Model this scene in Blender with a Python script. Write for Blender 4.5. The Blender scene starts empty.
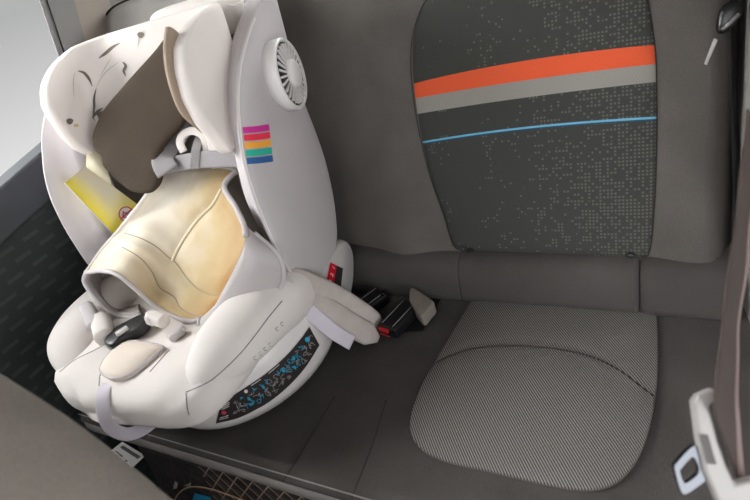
import bpy, bmesh, math, random
from mathutils import Vector as V, Matrix, noise
from mathutils.bvhtree import BVHTree
random.seed(7)
SC = bpy.context.scene
COL = SC.collection
PI = math.pi

# ------------------------------------------------------------------ camera
F = 552.0
CAM = V((0, 0, .72))
ax = V((946, 28, -552)).normalized()
ay = V((337, -484, 552)); ay = (ay - ax * ay.dot(ax)).normalized()
az = V((0, 0, 0)) + ax.cross(ay)
if az.y > 0: az = -az

def ray(px, py):
    d = V(((px - 375) / F, (py - 250) / F, 1))
    return V((d.dot(ax), d.dot(ay), d.dot(az)))
def at(px, py, t): return CAM + ray(px, py) * t
def on_x(px, py, x): r = ray(px, py); return CAM + r * ((x - CAM.x) / r.x)
def on_y(px, py, y): r = ray(px, py); return CAM + r * ((y - CAM.y) / r.y)
def on_z(px, py, z): r = ray(px, py); return CAM + r * ((z - CAM.z) / r.z)
def on_p(px, py, p, n): r = ray(px, py); return CAM + r * ((p - CAM).dot(n) / r.dot(n))

cd = bpy.data.cameras.new('camera'); cam = bpy.data.objects.new('camera', cd); COL.objects.link(cam)
right = V((ax.x, ay.x, az.x)); up = -V((ax.y, ay.y, az.y)); fwd = V((ax.z, ay.z, az.z))
m = Matrix((right, up, -fwd)).transposed().to_4x4(); m.translation = CAM
cam.matrix_world = m
cd.sensor_width = 36; cd.lens = F / 750 * 36; cd.clip_start = .02
cd.dof.use_dof = True; cd.dof.focus_distance = 1.08; cd.dof.aperture_fstop = 5.6
SC.camera = cam
SC.view_settings.view_transform = 'Standard'
SC.view_settings.look = 'None'
SC.view_settings.exposure = 0
SC.view_settings.gamma = 1

# ------------------------------------------------------------------ materials
def lin(c):
    c = c / 255
    return c / 12.92 if c < .04045 else ((c + .055) / 1.055) ** 2.4
def rgb(r, g, b): return (lin(r), lin(g), lin(b), 1)

class NT:
    """tiny node builder"""
    def __init__(s, name, rough=.8, spec=.3):
        s.m = bpy.data.materials.new(name); s.m.use_nodes = True
        s.t = s.m.node_tree; s.b = s.t.nodes['Principled BSDF']
        s.b.inputs['Roughness'].default_value = rough
        s.b.inputs['Specular IOR Level'].default_value = spec
    def n(s, kind, **kw):
        x = s.t.nodes.new('ShaderNode' + kind)
        for k, v in kw.items(): setattr(x, k, v)
        return x
    def put(s, sock, v):
        if hasattr(v, 'default_value') or hasattr(v, 'links'): s.t.links.new(v, sock)
        else: sock.default_value = v
    def math(s, op, a, b=0.0, c=None):
        x = s.n('Math', operation=op); s.put(x.inputs[0], a); s.put(x.inputs[1], b)
        if c is not None: s.put(x.inputs[2], c)
        return x.outputs[0]
    def mix(s, f, a, b):
        x = s.n('Mix', data_type='RGBA'); s.put(x.inputs[0], f); s.put(x.inputs[6], a); s.put(x.inputs[7], b)
        return x.outputs[2]
    def obj(s): return s.n('TexCoord').outputs['Object']
    def noise(s, scale, detail=3, vec=None, rough=.5):
        x = s.n('TexNoise'); x.inputs['Scale'].default_value = scale; x.inputs['Detail'].default_value = detail
        x.inputs['Roughness'].default_value = rough
        s.put(x.inputs['Vector'], vec if vec is not None else s.obj()); return x.outputs['Fac']
    def ramp(s, f, lo, hi):
        x = s.n('MapRange'); x.clamp = True; s.put(x.inputs[0], f); x.inputs[1].default_value = lo; x.inputs[2].default_value = hi
        return x.outputs[0]
    def col(s, c): s.put(s.b.inputs['Base Color'], c)
    def bump(s, h, strength=.3, dist=.002):
        x = s.n('Bump'); x.inputs['Strength'].default_value = strength; x.inputs['Distance'].default_value = dist
        s.put(x.inputs['Height'], h); s.t.links.new(x.outputs[0], s.b.inputs['Normal'])

def fabric(name, c, c2=None, fine=900, var=.12, rough=.9, spec=.15, bump=.25, blot=9, sheen=0):
    k = NT(name, rough, spec)
    c2 = c2 or tuple(x * (1 - var * 2) for x in c)
    c = rgb(*c) if max(c) > 1.01 else c; c2 = rgb(*c2) if max(c2) > 1.01 else c2
    f = k.math('ADD', k.math('MULTIPLY', k.noise(fine, 2), .55), k.math('MULTIPLY', k.noise(blot, 4), .45))
    k.col(k.mix(k.ramp(f, .35, .68), c2, c))
    k.bump(k.noise(fine, 2), bump, .001)
    if sheen: k.b.inputs['Sheen Weight'].default_value = sheen
    return k.m
def plain(name, c, rough=.5, spec=.5, metal=0, var=.04, scale=40):
    k = NT(name, rough, spec)
    k.b.inputs['Metallic'].default_value = metal
    c = rgb(*c)
    k.col(k.mix(k.noise(scale, 3), tuple(x * (1 - var) for x in c[:3]) + (1,), tuple(min(1, x * (1 + var)) for x in c[:3]) + (1,)))
    return k.m

M = {}
M['bench'] = fabric('bench_fabric', (104, 99, 95), (84, 80, 76), fine=700)
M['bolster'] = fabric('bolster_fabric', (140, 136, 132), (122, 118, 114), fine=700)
M['seam2'] = fabric('soft_seam', (66, 63, 60))
M['cush'] = fabric('cushion_fabric', (86, 82, 80), (67, 64, 62), fine=700)
M['roll'] = fabric('roll_fabric', (85, 81, 79), (69, 66, 64), fine=700)
M['seam'] = fabric('dark_seam', (46, 44, 42))
M['stitch'] = fabric('pale_stitching', (165, 160, 155))
M['white'] = fabric('white_fabric', (232, 226, 222), (222, 215, 210), fine=1100, bump=.1)
M['shell'] = fabric('pale_grey_fabric', (202, 196, 197), (192, 186, 187), fine=1200, bump=.1)
M['grey'] = fabric('grey_lining', (112, 105, 101), (94, 88, 84), fine=1000)
M['sidegrey'] = fabric('side_grey', (192, 187, 186), (180, 174, 174), fine=1200, bump=.1)
M['strapgrey'] = fabric('strap_grey', (150, 146, 147), (128, 124, 126), fine=1000)
M['crotch'] = fabric('crotch_pad_fabric', (224, 213, 202), (212, 200, 188), fine=1100)
M['lining'] = fabric('lining_grey', (168, 162, 160), (150, 144, 142), fine=1000)
M['lilac'] = fabric('lilac_webbing', (222, 215, 224), (204, 197, 208), fine=1500)
M['strap'] = fabric('strap_pad', (200, 192, 187), (176, 166, 160), fine=900, blot=30)
M['beige'] = fabric('beige_edge', (168, 150, 132), (140, 124, 108), fine=900)
M['plastic'] = plain('white_plastic', (226, 222, 220), .35, .5)
M['plastic2'] = plain('grey_white_plastic', (200, 196, 194), .4, .5)
M['black'] = plain('black_plastic', (22, 22, 25), .35, .5)
M['black2'] = plain('soft_black', (26, 26, 27), .7, .3)
M['red'] = plain('red_plastic', (190, 25, 30), .4)
M['chrome'] = plain('bright_metal', (74, 76, 80), .22, .5, 1)
M['silver'] = plain('silver_plastic', (164, 160, 157), .4, .5)
M['belt'] = fabric('belt_webbing', (86, 76, 72), (70, 62, 59), fine=1800)
M['beltedge'] = fabric('belt_selvedge', (150, 132, 128), (124, 108, 104), fine=1800)
M['front'] = fabric('front_seat_fabric', (128, 121, 114), (112, 105, 98), fine=600)
M['cpillar'] = plain('pillar_plastic', (132, 130, 128), .7, .3)
M['quarter'] = plain('quarter_trim', (150, 147, 143), .8, .2)
M['beigetrim'] = plain('beige_trim', (160, 150, 140), .8, .2)
M['sill'] = plain('door_sill_plastic', (58, 61, 65), .6, .3)
M['carpet'] = fabric('black_carpet', (34, 33, 32), (18, 18, 18), fine=500, bump=.6)
M['roof'] = fabric('headliner', (150, 146, 140))

# ------------------------------------------------------------------ mesh helpers
ORG = {}
def org(p):
    return ORG.get(p.name, V((0, 0, 0))) if p is not None else V((0, 0, 0))

def mk(name, verts, faces, mat, parent=None, origin=None, smooth=True, sub=0, solid=0, bevel=0, offset=-1, fmats=None):
    o0 = org(parent) if parent is not None else (origin if origin is not None else V((0, 0, 0)))
    me = bpy.data.meshes.new(name)
    me.from_pydata([tuple(V(v) - o0) for v in verts], [], faces)
    bm = bmesh.new(); bm.from_mesh(me); bmesh.ops.recalc_face_normals(bm, faces=bm.faces); bm.to_mesh(me); bm.free()
    mats = mat if isinstance(mat, list) else [mat]
    for x in mats: me.materials.append(x)
    if fmats:
        for p, i in zip(me.polygons, fmats): p.material_index = i
    if smooth:
        for p in me.polygons: p.use_smooth = True
    ob = bpy.data.objects.new(name, me); COL.objects.link(ob)
    if parent is not None: ob.parent = parent
    else: ob.location = o0
    ORG[ob.name] = o0
    if solid:
        s = ob.modifiers.new('s', 'SOLIDIFY'); s.thickness = solid; s.offset = offset
    if bevel:
        b = ob.modifiers.new('b', 'BEVEL'); b.width = bevel; b.segments = 3; b.limit_method = 'ANGLE'; b.angle_limit = .6
    if sub:
        s = ob.modifiers.new('ss', 'SUBSURF'); s.levels = sub; s.render_levels = sub
    return ob

def tag(o, label=None, cat=None, group=None, kind=None):
    if label: o['label'] = label
    if cat: o['category'] = cat
    if group: o['group'] = group
    if kind: o['kind'] = kind
    return o
def multi(name, items, parent, **kw):
    vs, fs, fm, mats = [], [], [], []
    for (v, f), m_ in items:
        b = len(vs); vs += list(v); fs += [tuple(i + b for i in q) for q in f]; fm += [len(mats)] * len(f); mats.append(m_)
    return mk(name, vs, fs, mats, parent, fmats=fm, **kw)
def empty(name, loc, label, cat, group=None):
    o = bpy.data.objects.new(name, None); COL.objects.link(o); o.location = loc
    o.empty_display_size = .05
    ORG[o.name] = V(loc); return tag(o, label, cat, group)

def cr(pts, n, closed=False):
    """catmull-rom resample to n points, roughly uniform by chord"""
    P = [V(p) for p in pts]; N = len(P); dense = []
    segs = N if closed else N - 1
    for i in range(segs):
        if closed: a, b, c, d = P[i - 1], P[i], P[(i + 1) % N], P[(i + 2) % N]
        else: a, b, c, d = P[max(i - 1, 0)], P[i], P[i + 1], P[min(i + 2, N - 1)]
        for k in range(16):
            t = k / 16; t2 = t * t; t3 = t2 * t
            dense.append(.5 * ((2 * b) + (c - a) * t + (2 * a - 5 * b + 4 * c - d) * t2 + (3 * b - a - 3 * c + d) * t3))
    dense.append(P[0].copy() if closed else P[-1].copy())
    L = [0]
    for i in range(1, len(dense)): L.append(L[-1] + (dense[i] - dense[i - 1]).length)
    out = []; j = 0; cnt = n if closed else n - 1
    for i in range(n):
        s = L[-1] * i / cnt
        while j < len(L) - 2 and L[j + 1] < s: j += 1
        f = (s - L[j]) / max(1e-9, L[j + 1] - L[j]); out.append(dense[j].lerp(dense[j + 1], min(1, f)))
    return out

def grid(rows, wrap_u=False, base=0):
    n = len(rows[0]); vs = [p for r in rows for p in r]; fs = []
    for i in range(len(rows) - 1):
        for j in range(n if wrap_u else n - 1):
            k = (j + 1) % n
            fs.append((base + i * n + j, base + i * n + k, base + (i + 1) * n + k, base + (i + 1) * n + j))
    return vs, fs
def surf(ctrl, nu, nv):
    """smooth grid through control rows"""
    rows = [cr(r, nu) for r in ctrl]
    cols = [cr([r[j] for r in rows], nv) for j in range(nu)]
    return [[cols[j][i] for j in range(nu)] for i in range(nv)]
def loft(sections, cap=True):
    """closed loops joined along the list"""
    vs, fs = grid(sections, True); n = len(sections[0])
    if cap:
        for idx, sec in ((0, sections[0]), (len(sections) - 1, sections[-1])):
            c = sum((V(p) for p in sec), V((0, 0, 0))) / n; ci = len(vs); vs.append(c)
            for j in range(n): fs.append((ci, idx * n + j, idx * n + (j + 1) % n))
    return vs, fs
def merge(*parts):
    vs, fs = [], []
    for v, f in parts:
        b = len(vs); vs += list(v); fs += [tuple(i + b for i in q) for q in f]
    return vs, fs

def tube(path, r, seg=8, closed=False, taper=None):
    P = [V(p) for p in path]; N = len(P); rings = []; prev = None
    for i, p in enumerate(P):
        if closed: d = (P[(i + 1) % N] - P[i - 1]).normalized()
        else: d = (P[min(i + 1, N - 1)] - P[max(i - 1, 0)]).normalized()
        if prev is None: prev = d.orthogonal().normalized()
        n = (prev - d * prev.dot(d)).normalized(); prev = n; b = d.cross(n)
        rr = r if taper is None else r * taper(i / (N - 1))
        rings.append([p + n * math.cos(a) * rr + b * math.sin(a) * rr for a in [2 * PI * k / seg for k in range(seg)]])
    if closed: return grid(rings + [rings[0]], True)
    return loft(rings)
def sweep(path, prof, upv):
    """sweep a closed 2D profile [(side, up)...] along path; upv: a vector or list of vectors"""
    P = [V(p) for p in path]; N = len(P); rings = []
    for i, p in enumerate(P):
        d = (P[min(i + 1, N - 1)] - P[max(i - 1, 0)]).normalized()
        u = V(upv[i]) if isinstance(upv, list) else V(upv)
        u = (u - d * u.dot(d)).normalized(); s = d.cross(u)
        pr = prof(i / (N - 1)) if callable(prof) else prof
        rings.append([p + s * a + u * b for a, b in pr])
    return loft(rings)
def ell(w, h, n=16, p=2.0):
    out = []
    for k in range(n):
        a = 2 * PI * k / n; c, s = math.cos(a), math.sin(a)
        out.append((w * abs(c) ** (2 / p) * (1 if c >= 0 else -1), h * abs(s) ** (2 / p) * (1 if s >= 0 else -1)))
    return out
def flat(w, t): return ell(w / 2, t / 2, 12, 5)

def pillow(outline, n, H, rings=10, back=.004, p=2.2, q=2.0, fn=None, center=None):
    """puffed cushion on a planar outline; n = outward normal"""
    O = [V(x) for x in outline]; N = len(O); n = V(n).normalized()
    C = V(center) if center is not None else sum(O, V((0, 0, 0))) / N
    rows = [[C + (x - C) * .97 - n * back for x in O], [x - n * back * .5 for x in O]]
    for k in range(rings):
        s = math.cos(PI / 2 * k / rings)
        h = H * max(0, 1 - s ** p) ** (1 / q)
        rows.append([C + (x - C) * s + n * h for x in O])
    if fn: rows[2:] = [[fn(x) for x in r] for r in rows[2:]]
    vs, fs = grid(rows, True)
    top = C + n * H
    if fn: top = fn(top)
    ci = len(vs); vs.append(top); b = (len(rows) - 1) * N
    for j in range(N): fs.append((ci, b + j, b + (j + 1) % N))
    ci = len(vs); vs.append(C - n * back)
    for j in range(N): fs.append((ci, j, (j + 1) % N))
    return vs, fs
def box(c, X, Y, Z, sx, sy, sz):
    c = V(c); X = V(X).normalized() * sx / 2; Y = V(Y).normalized() * sy / 2; Z = V(Z).normalized() * sz / 2
    vs = [c + X * a + Y * b + Z * d for a in (-1, 1) for b in (-1, 1) for d in (-1, 1)]
    return vs, [(0, 1, 3, 2), (4, 6, 7, 5), (0, 4, 5, 1), (2, 3, 7, 6), (0, 2, 6, 4), (1, 5, 7, 3)]
def abox(x0, x1, y0, y1, z0, z1):
    return box(((x0 + x1) / 2, (y0 + y1) / 2, (z0 + z1) / 2), (1, 0, 0), (0, 1, 0), (0, 0, 1), x1 - x0, y1 - y0, z1 - z0)
def prism(outline, n, t):
    O = [V(x) for x in outline]; n = V(n).normalized() * t; N = len(O)
    vs = O + [x + n for x in O]
    return vs, [tuple(range(N)), tuple(range(2 * N - 1, N - 1, -1))] + [(i, (i + 1) % N, N + (i + 1) % N, N + i) for i in range(N)]
def disc(c, n, r, seg=20, h=.0004, upv=(0, 0, 1), ry=None):
    n = V(n).normalized(); u = V(upv); u = (u - n * u.dot(n)).normalized(); s = u.cross(n); c = V(c)
    return prism([c + s * math.cos(a) * r + u * math.sin(a) * (ry or r) for a in [2 * PI * k / seg for k in range(seg)]], n, h)

def bvh(*obs):
    """surface of finished objects (with modifiers) in world space"""
    bpy.context.view_layer.update(); dg = bpy.context.evaluated_depsgraph_get(); V_, F_ = [], []
    for o in obs:
        e = o.evaluated_get(dg); me = e.to_mesh(); mw = e.matrix_world; b = len(V_)
        V_ += [mw @ v.co for v in me.vertices]; F_ += [tuple(i + b for i in p.vertices) for p in me.polygons]; e.to_mesh_clear()
    return BVHTree.FromPolygons(V_, F_)
def hit(tree, px, py, off=.0012, lift=True):
    d = ray(px, py).normalized(); p, n, i, t = tree.ray_cast(CAM, d)
    if p is None: return None
    if n.dot(d) > 0: n = -n
    return p + (n * off if lift else V((0, 0, 0)))
def seam(tree, pts, r, name, mat, parent, n=40, off=.0, closed=False):
    """thin cord lying on a surface, following a line of picture points"""
    q = cr([V((x, y, 0)) for x, y in pts], n, closed); P = [hit(tree, a.x, a.y, off) for a in q]
    P = [p for p in P if p is not None]
    if len(P) < 2: return None
    # drop jumps
    vs, fs = tube(P, r, 6, closed)
    return mk(name, vs, fs, mat, parent)
def decal(tree, A, B, nu, nv, off=.0012):
    """sheet between two picture curves laid on a surface"""
    a = cr([V((x, y, 0)) for x, y in A], nu); b = cr([V((x, y, 0)) for x, y in B], nu); rows = []
    for k in range(nv):
        rows.append([hit(tree, *(a[j].lerp(b[j], k / (nv - 1))).to_2d(), off) for j in range(nu)])
    return rows
def text_mesh(body, size, o, X, Y, extrude=.0003, align='LEFT'):
    cu = bpy.data.curves.new('t', 'FONT'); cu.body = body; cu.size = size; cu.extrude = extrude; cu.align_x = align
    ob = bpy.data.objects.new('t', cu); COL.objects.link(ob)
    bpy.context.view_layer.update(); dg = bpy.context.evaluated_depsgraph_get(); me = ob.evaluated_get(dg).to_mesh()
    X = V(X).normalized(); Y = V(Y); Y = (Y - X * Y.dot(X)).normalized(); Z = X.cross(Y)
    vs = [V(o) + X * v.co.x + Y * v.co.y + Z * v.co.z for v in me.vertices]; fs = [tuple(p.vertices) for p in me.polygons]
    ob.evaluated_get(dg).to_mesh_clear(); COL.objects.unlink(ob); bpy.data.objects.remove(ob); bpy.data.curves.remove(cu)
    return vs, fs

# ================================================================== THE CAR: setting
FLOOR = -.34
def struct(name, vf, mat, **kw):
    return tag(mk(name, vf[0], vf[1], mat, **kw), kind='structure')

struct('floor', abox(-1.31, .30, -.9, 1.3, FLOOR - .03, FLOOR), M['carpet'], smooth=False)
struct('ceiling', abox(-1.31, .30, -.25, 1.35, 1.08, 1.11), M['roof'], smooth=False)

# left door: dark moulded panel, sill, glass
DX = -1.17
k = NT('door_panel_plastic', .62, .35)
tc = k.obj(); sp = k.n('SeparateXYZ'); k.put(sp.inputs[0], tc)
yy, zz = sp.outputs[1], sp.outputs[2]
row = k.math('DIVIDE', zz, .026); ri = k.math('FLOOR', row)
cell = k.math('FRACT', k.math('ADD', k.math('DIVIDE', yy, .058), k.math('MULTIPLY', ri, .37)))
bar = k.math('MULTIPLY', k.math('LESS_THAN', cell, .62), k.math('LESS_THAN', k.math('ABSOLUTE', k.math('SUBTRACT', k.math('FRACT', row), .5)), .16))
soft = k.math('MULTIPLY', bar, k.ramp(zz, .42, .36))
k.col(k.mix(soft, rgb(44, 48, 48), rgb(58, 63, 61)))
k.bump(bar, .6, .004)
M['door'] = k.m
zs = lambda y: .464 + (y - .514) * .17      # rising belt line
pts = [(-.6, FLOOR), (.925, FLOOR), (.925, zs(.925) - .085), (-.6, zs(-.6) - .07)]
door = struct('door_1', prism([(DX, y, z) for y, z in pts], (-1, 0, 0), .05), M['door'], smooth=False)
pts = [(-.6, zs(-.6) - .07), (.925, zs(.925) - .085), (.925, zs(.925)), (-.6, zs(-.6))]
struct('trim_1', prism([(DX + .012, y, z) for y, z in pts], (-1, 0, 0), .06), M['sill'], smooth=False, bevel=.006)
# armrest low on the door
vs, fs = loft([[(DX + .002 + a, y, .10 + b + (y - .2) * .08) for a, b in ell(.045, .035, 14, 3)] for y in (-.5, -.2, .1, .2)])
struct('trim_2', (vs, fs), M['sill'])
# window frame + glass
struct('trim_3', prism([(DX, y, z) for y, z in [(.728, zs(.728)), (.80, zs(.80)), (.985, 1.08), (.885, 1.08)]], (-1, 0, 0), .002), M['cpillar'], smooth=False)
vs, fs = tube([(DX + .002, .742, zs(.742)), (DX + .002, .901, 1.08)], .0016); struct('trim_4', (vs, fs), M['black2'])
struct('trim_5', prism([(DX - .01, y, z) for y, z in [(.80, zs(.80)), (.915, zs(.915)), (1.06, 1.08), (.985, 1.08)]], (-1, 0, 0), .05), M['beigetrim'], smooth=False)
g = NT('window_glass', .03, .5); g.b.inputs['Transmission Weight'].default_value = 1; g.b.inputs['IOR'].default_value = 1.02
g.col((.97, .98, .98, 1)); M['glass'] = g.m
struct('window_1', prism([(DX - .004, y, z) for y, z in [(-.6, zs(-.6) - .01), (.77, zs(.77) - .01), (.93, 1.08), (-.6, 1.08)]], (-1, 0, 0), .004), M['glass'], smooth=False)
struct('trim_6', abox(DX - .045, DX + .005, -.6, .9, 1.04, 1.09), M['cpillar'], smooth=False)

# right rear quarter trim
struct('wall_right', prism([(x, y, 0) for x, y in [(.053, 1.3), (.053, .86), (.075, .77), (.22, .60), (.30, .52), (.34, .52), (.34, 1.3)]], (0, 0, 1), 1.08), M['quarter'], smooth=False)
# parcel wall behind the backrest
struct('wall_left', abox(-1.31, -1.28, .935, 1.39, FLOOR, 1.08), M['cpillar'], smooth=False)
struct('wall_back', abox(-1.28, .34, 1.36, 1.39, FLOOR, .70), M['cpillar'], smooth=False)
struct('trim_7', abox(-1.20, .32, 1.10, 1.36, .66, .69), M['cpillar'], smooth=False)

struct('window_2', prism([V((0, y, z)) + V((-1.2, 0, 0)) for y, z in [(1.37, .70), (1.374, .70), (1.324, 1.08), (1.32, 1.08)]], (1, 0, 0), 1.5), M['glass'], smooth=False)
# ================================================================== REAR BENCH
BX0, BX1 = -1.13, .046
bench = empty('rear_bench', (-.54, .6, FLOOR), 'dark grey fabric rear bench seat carrying the white child seat', 'car seat')
# pedestal + cushion
vs, fs = abox(BX0 + .02, BX1 - .02, .40, .82, FLOOR, -.10)
mk('pedestal', vs, fs, M['black2'], bench, smooth=False, bevel=.01)
prof = [(.84, -.11), (.42, -.11), (.37, -.085), (.340, -.058), (.322, -.032), (.316, -.010), (.320, .006), (.333, .0125), (.352, .008), (.39, .001), (.5, -.001), (.62, -.004), (.74, -.002), (.84, .0)]
prof = [(p.x, p.y) for p in cr([V((a, b, 0)) for a, b in prof], 60, True)]
secs = []
for x, s in [(BX0, .90), (BX0 + .006, .95), (BX0 + .02, .985), (BX0 + .045, 1)] + [(BX0 + .045 + (BX1 + .095 - BX0 - .09) * i / 30, 1) for i in range(1, 31)] + [(BX1 + .08, .985), (BX1 + .09, .95), (BX1 + .095, .9)]:
    secs.append([V((x, .6 + (y - .6) * s, -.05 + (z + .05) * s)) for y, z in prof])
cush = mk('cushion', *loft(secs), M['cush'], bench)

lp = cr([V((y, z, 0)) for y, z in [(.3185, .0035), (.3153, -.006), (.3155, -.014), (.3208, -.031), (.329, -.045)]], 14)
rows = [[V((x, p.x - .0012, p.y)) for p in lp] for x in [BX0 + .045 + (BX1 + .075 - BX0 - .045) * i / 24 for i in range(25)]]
mk('lit_lip_strip', *grid(rows), M['bolster'], bench, solid=.001, offset=0)  # added strip: light falling on the bench lip, put into its paler colour
# lumbar roll along the foot of the backrest
rp = [(.772, .0), (.770, .03), (.776, .06), (.79, .083), (.82, .094), (.88, .09), (.90, .0), (.84, -.03)]
rp = [(p.x, p.y) for p in cr([V((a, b, 0)) for a, b in rp], 40, True)]
XA, XB = on_y(457, 275, .775).x, on_y(639, 285, .775).x
def rollsec(x, s): return [V((x, .83 + (y - .83) * s, .03 + (z - .03) * s)) for y, z in rp]
for x0, x1, nm in ((BX0, XA - .0005, 0), (XA, XB - .0005, 1), (XB, BX1 + .012, 2)):
    ea, eb = (.985 if nm == 1 else .9), (.985 if nm == 0 else .9)
    secs = [rollsec(x0, ea), rollsec(x0 + .002, (ea + 1) / 2 + .012 * (ea < .95)), rollsec(x0 + .008, 1)] + [rollsec(x0 + .008 + (x1 - x0 - .016) * i / 10, 1) for i in range(1, 11)] + [rollsec(x1 - .002, (eb + 1) / 2 + .012 * (eb < .95)), rollsec(x1, eb)]
    mk('lumbar_roll', *loft(secs), M['roll'], bench)
# backrest slab, leaning back 22 degrees
TL = math.radians(22)
BO = V((0, .815, .09)); BU = V((0, math.sin(TL), math.cos(TL))); BN = V((0, -math.cos(TL), math.sin(TL)))
def bk(x, s, d=0): return BO + V((x, 0, 0)) + BU * s + BN * d
def on_b(px, py, d=0): return on_p(px, py, BO + BN * d, BN)
def bdepth(x):
    # soft side bolsters either side of each seat; valley towards the middle seat
    f = .012 * math.exp(-((x + .525) / .055) ** 2) + .010 * math.exp(-((x - .0) / .05) ** 2)
    return f - .012 * math.exp(-((x + .70) / .09) ** 2)
rows = []
nx = 90
for s, dd in [(-.03, -.10), (-.03, -.02), (-.025, -.006), (-.012, .0)] + [(.62 * i / 24, .0) for i in range(1, 24)] + [(.605, -.004), (.622, -.018), (.628, -.04), (.628, -.11)]:
    r = []
    for i in range(nx + 1):
        u = i / nx; x = BX0 - .02 + (BX1 - BX0 + .02) * u
        e = min(u, 1 - u) * (BX1 - BX0); ed = -.035 * max(0, 1 - e / .03) ** 2
        r.append(bk(x, s, dd + ed + (bdepth(x) if dd > -.03 else 0)))
    rows.append(r)
back = mk('backrest', *grid(rows), M['bench'], bench, solid=.006)
T_back = bvh(back)

BOLD = .10
O = cr([on_b(x, y, BOLD) for x, y in [(105, 34), (106, 22), (112, 11), (124, 3), (145, -4), (175, -10), (215, -14), (235, -8), (232, 20), (215, 50), (170, 60), (120, 55)]], 80, True)
hb0 = mk('outer_bolster', *pillow(O, BN, .02, 8, back=.10, p=6), M['bolster'], bench)
mk('piping', *tube([p + BN * .006 for p in O], .003, 6, True), M['seam'], hb0)
# backrest insert with stripes and pixel dots
ins_px = [(432, -6), (420, 13), (413, 42), (413, 80), (420, 130), (432, 180), (444, 215), (452, 241), (460, 250), (500, 252), (550, 254), (600, 256), (640, 257), (650, 250), (655, 200), (657, 140), (657, 90), (655, 45), (648, 0), (640, -40), (600, -52), (540, -50), (470, -40)]
O = cr([on_b(x, y) for x, y in ins_px], 150, True)
def stripe_fit(p3):
    q = [on_b(x, y) for x, y in p3]; pts = [(p.x, (p - BO).dot(BU)) for p in q]
    (x0, y0), (x1, y1), (x2, y2) = pts
    a = ((y2 - y0) / (x2 - x0) - (y1 - y0) / (x1 - x0)) / (x2 - x1)
    b = (y1 - y0) / (x1 - x0) - a * (x0 + x1); c = y0 - a * x0 * x0 - b * x0
    return a, b, c
k = NT('backrest_insert_fabric', .9, .15)
uvn = k.n('UVMap'); sp = k.n('SeparateXYZ'); k.put(sp.inputs[0], uvn.outputs[0]); u, v = sp.outputs[0], sp.outputs[1]
def below(co):
    a, b, c = co
    f = k.math('ADD', k.math('MULTIPLY', u, k.math('ADD', k.math('MULTIPLY', u, a), b)), c)
    return k.math('SUBTRACT', f, v)          # >0 when below the line
e0 = below(stripe_fit([(414, 84), (530, 60.5), (656, 45)]))
e1 = below(stripe_fit([(416, 98.5), (530, 80), (656, 64)]))
e2 = below(stripe_fit([(418, 114), (530, 97), (656, 82)]))
e3 = below(stripe_fit([(424, 142), (530, 127), (656, 117.5)]))
cs = .0058
cu_, cv_ = k.math('DIVIDE', u, cs), k.math('DIVIDE', v, cs)
cmb = k.n('CombineXYZ'); k.put(cmb.inputs[0], k.math('FLOOR', cu_)); k.put(cmb.inputs[1], k.math('FLOOR', cv_))
wn = k.n('TexWhiteNoise', noise_dimensions='2D'); k.put(wn.inputs['Vector'], cmb.outputs[0])
prob = k.math('ADD', k.math('MULTIPLY', k.math('POWER', k.ramp(u, -.44, -.06), 1.9), .85), k.math('MULTIPLY', k.math('SUBTRACT', k.noise(20, 3, uvn.outputs[0]), .53), 1.5))
on = k.math('LESS_THAN', wn.outputs['Value'], prob)
def incell(c, w): return k.math('LESS_THAN', k.math('ABSOLUTE', k.math('SUBTRACT', k.math('FRACT', c), .5)), w)
dot = k.math('MULTIPLY', on, k.math('MULTIPLY', incell(cu_, .28), incell(cv_, .28)))
weave = k.noise(900, 2)
basec = k.mix(weave, rgb(56, 58, 55), rgb(74, 75, 71))
basec = k.mix(k.math('MULTIPLY', dot, .5), basec, rgb(118, 116, 110))
dg_ = k.math('LESS_THAN', k.math('FRACT', k.math('DIVIDE', k.math('ADD', u, k.math('MULTIPLY', v, .5)), .0042)), .3)
orange = k.mix(k.math('MULTIPLY', dg_, .5), rgb(228, 96, 60), rgb(206, 86, 55))
greyst = k.mix(k.math('MULTIPLY', dg_, .5), rgb(150, 147, 140), rgb(128, 126, 120))
bt = lambda lo, hi: k.math('MULTIPLY', k.math('GREATER_THAN', lo, 0), k.math('LESS_THAN', hi, 0))
c = k.mix(bt(e0, e1), basec, orange); c = k.mix(bt(e1, e2), c, greyst)
c = k.mix(k.math('LESS_THAN', k.math('ABSOLUTE', e3), .0017), c, rgb(110, 175, 205))
c = k.mix(k.math('LESS_THAN', k.math('ABSOLUTE', k.math('SUBTRACT', e3, .0032)), .0010), c, rgb(40, 80, 105))
k.col(c); k.bump(weave, .25, .001)
M['binsert'] = k.m
def bfn(p):
    return p + BN * (bdepth(p.x) * .2)
ins = mk('backrest_insert', *pillow(O, BN, .014, 14, back=.008, p=5, q=2, fn=bfn), M['binsert'], bench)
uv = ins.data.uv_layers.new(name='UVMap'); o0 = org(ins)
for l in ins.data.loops:
    p = ins.data.vertices[l.vertex_index].co + o0; uv.data[l.index].uv = (p.x, (p - BO).dot(BU))
mk('insert_seam', *tube([p + BN * .0155 * 0 + BN * (bdepth(p.x) + .001) for p in O], .0009, 6, True), M['seam2'], bench)
for px, py in ((470, 250), (631, 255)):
    c = on_b(px, py, .013); b = mk('anchor_button', *disc(c, BN, .007, 16, .007, (0, 0, 1), .0035), M['black'], bench, bevel=.001)

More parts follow.
